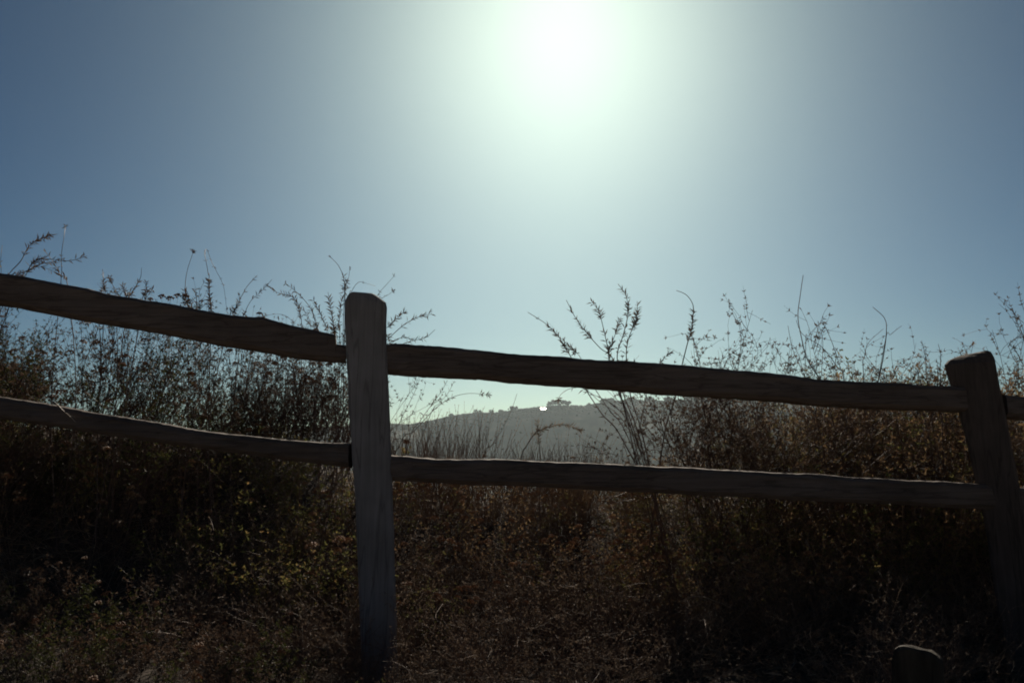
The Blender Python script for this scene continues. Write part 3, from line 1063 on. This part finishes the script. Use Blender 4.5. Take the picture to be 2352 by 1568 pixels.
sprig('dense upright leafy branch just left of the grey post top', 3.5, [
    ([(768, 790), (766, 757), (760, 713), (753, 671)], 0.0021, [(0.0, 0.9, 24, 3, 0.020)]),
    ([(755, 785), (748, 750), (735, 720), (720, 690)], 0.0017, [(0.1, 1.0, 16, 3, 0.018)]),
    ([(780, 790), (778, 750), (780, 712), (787, 680)], 0.0017, [(0.0, 1.0, 16, 3, 0.018)])])
sprig('tall stalk peeping over the grey post with a bare tip bent left', 3.5, [
    ([(792, 700), (791, 668), (789, 639), (777, 610), (757, 589)], 0.0019, [(0.1, 0.55, 9, 3, 0.018), (0.95, 1, 2, 3, 0.010)]),
    ([(790, 690), (793, 660), (800, 638), (804, 613)], 0.0015, [(0.2, 0.6, 5, 3, 0.016), (0.85, 1, 2, 2, 0.012)])])
sprig('low thread arching right behind the flat top of the grey post', 3.5, [
    ([(800, 700), (808, 668), (824, 648), (845, 652), (862, 657)], 0.0012, [(0.55, 0.65, 1, 4, 0.010)])])
sprig('two thin spears leaning right from behind the chamfer of the grey post', 3.5, [
    ([(850, 720), (868, 677), (885, 656), (904, 635)], 0.0013, [(0.3, 0.45, 2, 3, 0.012), (0.95, 1, 1, 4, 0.012)]),
    ([(858, 715), (879, 684), (893, 676), (903, 667)], 0.0013, [(0.3, 0.5, 1, 2, 0.010), (0.9, 1, 2, 4, 0.014)])])
sprig('spray of leafy twigs fanning right from the grey post above the rail', 3.5, [
    ([(870, 770), (889, 752), (909, 733), (934, 712)], 0.0018, [(0.3, 0.95, 10, 3, 0.020)]),
    ([(868, 800), (889, 780), (926, 747), (960, 728), (991, 721)], 0.0019, [(0.45, 1.0, 12, 2, 0.020)]),
    ([(875, 810), (892, 789), (925, 775), (955, 782)], 0.0015, [(0.2, 1.0, 9, 2, 0.018)]),
    ([(890, 815), (920, 792), (950, 782), (977, 775), (999, 757)], 0.0016, [(0.2, 0.8, 9, 2, 0.018)]),
    ([(880, 760), (885, 770), (893, 772), (902, 790)], 0.0013, [(0.1, 0.9, 5, 3, 0.018)])])
sprig('bare leaning grass stem beside the grey post below the upper rail', 3.6, [
    ([(905, 1010), (920, 965), (940, 925), (955, 893), (964, 868)], 0.0014, [(0.4, 0.8, 4, 2, 0.014)])])
sprig('thin leaning stem with paired leaves under the upper right rail', 3.6, [
    ([(940, 1010), (964, 967), (991, 929), (1011, 902), (1028, 872)], 0.0015, [(0.3, 0.95, 7, 2, 0.018)]),
    ([(985, 960), (1010, 925), (1030, 900), (1043, 874)], 0.0013, [(0.5, 1, 4, 2, 0.016)])])
sprig('long stem arching right to a leafy tip against the pale sky under the rail', 3.6, [
    ([(920, 1015), (950, 990), (998, 939), (1039, 912), (1079, 903), (1124, 907)], 0.0016, [(0.35, 0.6, 6, 3, 0.016), (0.88, 1.0, 4, 4, 0.018)])])
sprig('lone slanting bare stem standing against the distant hill', 3.6, [
    ([(1110, 1050), (1131, 1020), (1154, 984), (1175, 939), (1187, 904)], 0.0014, [(0.05, 0.3, 2, 2, 0.012)])])
sprig('leafy runner arching over to the right in front of the distant hill', 3.5, [
    ([(1195, 1060), (1209, 1024), (1229, 994), (1250, 984), (1284, 974), (1315, 980), (1342, 992)], 0.0020, [(0.25, 0.95, 20, 4, 0.018)])], leafmat='dust_leaf')
sprig('upright leafy tip beside the arching runner before the hill', 3.5, [
    ([(1240, 1055), (1238, 1020), (1235, 990), (1233, 968)], 0.0016, [(0.3, 1, 9, 3, 0.018)])], leafmat='dust_leaf')

E_ = 0.021
sprig('fan shaped shrub of six leafy wands rising through the middle of the upper right rail', 3.5, [
    ([(1430, 1010), (1382, 950), (1340, 885), (1312, 822), (1298, 800), (1281, 771), (1254, 744), (1212, 717)], 0.0024, [(0.0, 0.35, 5, 2, E_), (0.45, 0.84, 17, 3, E_), (0.9, 0.93, 1, 3, 0.012)]),
    ([(1440, 1000), (1398, 940), (1352, 870), (1333, 822), (1318, 806), (1296, 790)], 0.0018, [(0.1, 0.5, 4, 2, E_), (0.7, 1.0, 10, 3, E_)]),
    ([(1450, 1010), (1424, 900), (1407, 824), (1379, 800), (1350, 768), (1321, 729), (1300, 689)], 0.0024, [(0.1, 0.4, 5, 2, E_), (0.6, 0.82, 11, 3, E_), (0.86, 0.9, 2, 3, E_)]),
    ([(1462, 1010), (1422, 900), (1401, 830), (1396, 802), (1388, 765), (1382, 740), (1375, 716), (1360, 694)], 0.0022, [(0.2, 0.6, 10, 3, E_), (0.74, 0.9, 8, 3, E_), (0.96, 1, 2, 3, E_)]),
    ([(1448, 980), (1408, 870), (1397, 820), (1405, 788), (1417, 756), (1426, 728)], 0.0019, [(0.45, 0.62, 10, 3, E_), (0.7, 0.95, 8, 3, E_)]),
    ([(1470, 1010), (1430, 900), (1417, 820), (1430, 772), (1440, 733), (1442, 706), (1436, 677), (1419, 652)], 0.0024, [(0.2, 0.5, 8, 3, E_), (0.58, 0.75, 10, 3, E_), (0.78, 0.95, 4, 3, E_)]),
    ([(1478, 1010), (1448, 910), (1438, 820), (1444, 775), (1457, 744), (1463, 718), (1463, 692)], 0.0024, [(0.2, 0.5, 7, 3, E_), (0.58, 0.84, 18, 3, E_), (0.88, 0.96, 2, 2, E_)]),
    ([(1440, 980), (1380, 925), (1342, 893), (1310, 892), (1288, 905), (1282, 918)], 0.0014, [(0.5, 0.6, 2, 2, 0.014), (0.9, 1, 3, 3, 0.02)]),
    ([(1452, 990), (1408, 930), (1360, 905), (1332, 888)], 0.0018, [(0.2, 1, 8, 2, 0.02)])], name='fan_shrub', cat='shrub', base_dx=0.16)
sprig('single plumed wand with a thread tip hooked left above the upper right rail', 3.5, [
    ([(1525, 1000), (1548, 920), (1563, 850), (1578, 790), (1587, 757), (1592, 713), (1588, 693), (1574, 676), (1553, 667)], 0.0025, [(0.38, 0.62, 14, 3, 0.022), (0.05, 0.25, 3, 2, 0.016)])], base_dx=-0.05)
sprig('short leafy twig leaning right between the fan shrub and the plumed wand', 3.5, [
    ([(1490, 880), (1505, 848), (1520, 827), (1541, 808)], 0.0016, [(0.3, 1.0, 9, 3, 0.018)])])
sprig('tallest bare branching stick above the right half of the rail', 3.7, [
    ([(1895, 900), (1883, 872), (1853, 824), (1840, 775), (1832, 727), (1837, 680), (1844, 632)], 0.0026, [(0.5, 0.95, 5, 1, 0.008)]),
    ([(1940, 880), (1924, 845), (1887, 797), (1848, 772), (1835, 755), (1828, 735)], 0.0018, [(0.2, 0.8, 3, 1, 0.008)]),
    ([(1850, 790), (1856, 772), (1872, 752), (1878, 745)], 0.0013, [])], mat='stem', name='bare_stick_plant', cat='twig')
sprig('thin bare stick leaning left before the tallest bare stick', 3.7, [
    ([(1858, 890), (1848, 864), (1820, 802), (1809, 748)], 0.0018, [(0.3, 0.9, 5, 1, 0.009)]),
    ([(1845, 860), (1825, 800), (1810, 790)], 0.0012, [(0.2, 1, 3, 2, 0.010)])], name='bare_stick_plant', cat='twig')
sprig('pair of bare straight sticks right of the tallest stick', 3.7, [
    ([(1938, 880), (1929, 843), (1909, 783), (1887, 734)], 0.0019, [(0.3, 0.9, 4, 1, 0.008)]),
    ([(1880, 900), (1885, 866), (1889, 783), (1877, 737)], 0.0015, [(0.3, 0.9, 3, 1, 0.008)])], name='bare_stick_plant', cat='twig')
sprig('bare forked stick with a bent tip over the rail nearer the leaning post', 3.7, [
    ([(2012, 900), (2017, 872), (2028, 820), (2035, 764), (2031, 731), (2004, 705)], 0.0025, [(0.4, 0.9, 4, 1, 0.008)]),
    ([(2032, 785), (2045, 768), (2070, 748)], 0.0015, [(0.3, 0.9, 3, 1, 0.008)]),
    ([(1982, 850), (1984, 822), (1994, 787), (2028, 755)], 0.0017, [(0.3, 0.9, 3, 1, 0.008)])], name='bare_stick_plant', cat='twig')
sprig('budded stalk left of the leaning post with a small leafy spike', 3.6, [
    ([(2132, 900), (2127, 870), (2125, 820), (2116, 782)], 0.0018, [(0.3, 0.95, 14, 2, 0.012)]),
    ([(2160, 890), (2158, 850), (2160, 815), (2154, 790)], 0.0018, [(0.1, 0.8, 12, 2, 0.012)])])
sprig('two tiny tips showing over the worn top of the leaning post', 3.6, [
    ([(2215, 850), (2206, 815), (2199, 797)], 0.0014, [(0.8, 1, 1, 1, 0.008)]),
    ([(2222, 850), (2220, 820), (2219, 805)], 0.0014, [(0.7, 1, 3, 2, 0.010)])])
sprig('tall leafy shoot cut by the right edge of the picture', 3.6, [
    ([(2372, 900), (2362, 840), (2350, 775), (2336, 742), (2324, 708)], 0.0022, [(0.3, 1.0, 16, 2, 0.014)]),
    ([(2362, 880), (2345, 830), (2328, 800), (2318, 790), (2335, 776), (2352, 772)], 0.0018, [(0.2, 1.0, 18, 2, 0.012)])])

# rusty heads just above the upper left rail
for px, py, lb in ((372, 685, 'first rusty flower head over the left rail, largest of the row'), (391, 690, 'second rusty flower head over the left rail'),
                   (408, 683, 'third rusty flower head over the left rail, tallest of the row'), (424, 686, 'last rusty flower head over the left rail by the starry stalk')):
    p = at(px, py, 3.35)
    b = Vector((p.x - 0.1, 3.35, ground_z(p.x - 0.1, 3.35) - 0.02))
    t = empty('flower_stalk', b, lb, 'flower', 'rusty flower heads over the left rail')
    m = MB()
    m.tube([q - b for q in catmull([b, b.lerp(p, 0.5) + Vector((0.02, 0, 0)), p], 6)], 0.0018, 0.0008, 4)
    link('stem', m.mesh('stem', M['stem']), t)
    link('flower_head', rng.choice(HEADS), t, p - b)

# dry stalk hanging over the lower left rail
p0 = [at(118, 922, 2.855), at(128, 926, 2.80), at(147, 945, 2.79), at(160, 955, 2.79), at(173, 968, 2.785)]
o_ = p0[0].copy()
m = MB()
m.tube([q - o_ for q in catmull(p0, 5)], 0.0028, 0.0012, 5)
m.tube([q - o_ for q in catmull([p0[2], at(160, 950, 2.785), at(176, 962, 2.78)], 4)], 0.0016, 0.0008, 4)
o = link('dry_stalk', m.mesh('dry_stalk', M['pale_stem']), None, o_)
tag(o, 'pale dry stalk hanging down the face of the lower left rail', 'stalk')


# ------------------------------------------------------------ litter on the ground
def hit(px, py, lift=0.0):
    d = at(px, py, 1.0) - EYE
    t = 1.2
    while t < 8:
        p = EYE + d * t
        if p.z <= ground_z(p.x, p.y) + lift:
            break
        t += 0.01
    return EYE + d * t


STICKS = [([(1872, 1476), (1887, 1505), (1890, 1528)], 0.006, 'curved grey stick standing in litter left of the stump'),
          ([(1935, 1498), (1970, 1506), (2006, 1513)], 0.004, 'low pale twig lying left of the stump'),
          ([(1812, 1541), (1822, 1527), (1829, 1515)], 0.004, 'short pale twig at the bottom edge in the right litter'),
          ([(1850, 1238), (1870, 1285), (1887, 1320), (1924, 1375), (1945, 1400)], 0.005, 'long bare branch slanting down the bank right of centre'),
          ([(1745, 1314), (1775, 1312), (1805, 1308)], 0.0035, 'pale horizontal twig caught on the right bank'),
          ([(1640, 1275), (1720, 1310), (1775, 1345)], 0.003, 'thin branch slanting left of the long bare branch'),
          ([(1560, 1380), (1600, 1368), (1640, 1378), (1680, 1395)], 0.003, 'arched dead twig in the tangle under the lower right rail'),
          ([(1054, 1548), (1087, 1544), (1120, 1552), (1155, 1566)], 0.005, 'arched pale stalk at the bottom edge right of the grey post'),
          ([(1065, 1354), (1130, 1361), (1204, 1359)], 0.003, 'long level dead stem across the dark buckwheat'),
          ([(1072, 1132), (1098, 1122), (1122, 1114)], 0.0022, 'pale dry stem slanting just under the lower right rail'),
          ([(650, 1304), (670, 1312), (691, 1319)], 0.003, 'pale twig slanting down right of the shaded left bank'),
          ([(669, 1325), (682, 1335), (694, 1350)], 0.003, 'bent pale twig under the slanting twig on the left bank'),
          ([(712, 1340), (722, 1333), (731, 1326)], 0.0025, 'tiny pale twig tilted up on the left bank'),
          ([(735, 1305), (775, 1303), (812, 1300)], 0.0028, 'level dry stem touching the grey post from the left'),
          ([(740, 1290), (780, 1288), (812, 1286)], 0.0025, 'upper level dry stem left of the grey post'),
          ([(620, 1420), (626, 1432), (630, 1440)], 0.004, 'short bright chip of wood on the lower left bank'),
          ([(802, 1428), (806, 1416), (808, 1408)], 0.004, 'bright upright splinter close left of the grey post'),
          ([(700, 1500), (709, 1490), (714, 1480)], 0.004, 'bright crumpled stem at the foot of the left bank'),
          ([(740, 1455), (760, 1447), (778, 1436)], 0.0025, 'slanting straw near the foot of the grey post'),
          ([(1690, 1440), (1700, 1465), (1703, 1485)], 0.003, 'thin upright splinter in the right litter'),
          ([(1590, 1470), (1620, 1485), (1655, 1497)], 0.0028, 'brown twig lying flat in the right litter')]
for pts, r, lb in STICKS:
    P = []
    for k, (px, py) in enumerate(pts):
        q = hit(px, py, 0.05 if py > 1400 else 0.22)
        P.append(q)
    Ym = sum(q.y for q in P) / len(P)
    P = [at(px, py, Ym * 0.7 + q.y * 0.3) for (px, py), q in zip(pts, P)]
    o_ = P[0].copy()
    m = MB()
    m.tube([q - o_ + rv() * r * 0.4 for q in catmull(P, 5)], r * 0.5, r * 0.3, 5)
    if len(P) > 2:
        a = P[1] - o_
        m.tube([a, a + (rv() * 0.4 + (P[2] - P[1]).normalized()) * 0.05], r * 0.3, r * 0.15, 4)
    o = link('dry_twig', m.mesh('dry_twig', M['pale_stem']), None, o_)
    tag(o, lb, 'twig', 'dead twigs on the bank')

# low leafy shrubs that close the lower half of the left thicket
low = []
for i in range(4):
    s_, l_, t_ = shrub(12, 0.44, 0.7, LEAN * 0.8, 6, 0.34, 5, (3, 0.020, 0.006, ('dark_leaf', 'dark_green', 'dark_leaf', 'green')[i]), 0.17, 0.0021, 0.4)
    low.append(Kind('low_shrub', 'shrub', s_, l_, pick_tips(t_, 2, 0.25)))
for i in range(46):
    u = rng.random()
    x = -3.7 + 2.3 * u
    y = rng.uniform(3.7, 5.1)
    low[rng.randrange(4)].place(x, y, rng.uniform(-0.8, 0.8), rng.uniform(0.8, 1.15) * (1.25 - 0.45 * u), 'low leafy shrub in the left thicket', 'low shrubs in the left thicket')

for i in range(40):  # dark shrubs added over sunlit ground to stand in for shade
    y = rng.uniform(1.75, 2.75)
    x = y * rng.uniform(-0.72, -0.2)
    low[(0, 1, 2)[i % 3]].place(x, y, rng.uniform(0, 6.28), rng.uniform(0.4, 0.62), 'small dark shrub added as shade in the left foreground', 'dark shrubs added as shade left of the grey post')

m = MB()
for i in range(15000):
    x = rng.uniform(-3.4, 3.4)
    y = 1.5 + 3.3 * rng.random()
    if x < -0.7 and y < 2.9:
        continue
    z = ground_z(x, y) + rng.random() ** 2 * 0.05
    a = rng.uniform(0, 6.28)
    d = Vector((math.cos(a), math.sin(a), rng.uniform(-0.1, 0.5)))
    m.leaf(Vector((x, y, z)), d, UP + rv() * 0.6, rng.uniform(0.02, 0.10), rng.uniform(0.002, 0.005), 0.3, rng.uniform(-0.15, 0.2))
o = link('ground_litter', m.mesh('ground_litter', M['straw']))
tag(o, 'dry straw and leaf litter covering the ground', 'litter', kind='stuff')

m = MB()
for i in range(4200):
    x = rng.uniform(-3.6, 3.6)
    y = 2.95 + 1.7 * rng.random()
    z = ground_z(x, y) + rng.random() * 0.03
    a = rng.uniform(0, 6.28)
    d = Vector((math.cos(a), math.sin(a) - 0.2, rng.uniform(0.1, 1.4)))
    pts = bent(Vector((x, y, z)), d, rng.uniform(0.12, 0.42), 4, 0.28, -0.08)
    m.tube(pts, 0.0013, 0.0006, 3)
o = link('dead_stems', m.mesh('dead_stems', M['brown_stem']))
tag(o, 'tangle of dead brown stems over the bank', 'dead stems', kind='stuff')

# ------------------------------------------------------------ air
hz = MB()
hz.box((-1400, -1400, -62), (1400, 1400, 86))
hm, n, out = new_mat('haze_air')
pv = n.nodes.new('ShaderNodeVolumePrincipled')
pv.inputs['Color'].default_value = (0.80, 0.95, 1.0, 1)
pv.inputs['Density'].default_value = 0.0002
pv.inputs['Anisotropy'].default_value = 0.6
n.links.new(pv.outputs[0], out.inputs['Volume'])
o = link('haze', hz.mesh('haze', hm))
tag(o, 'pale haze in the air', 'haze', kind='stuff')
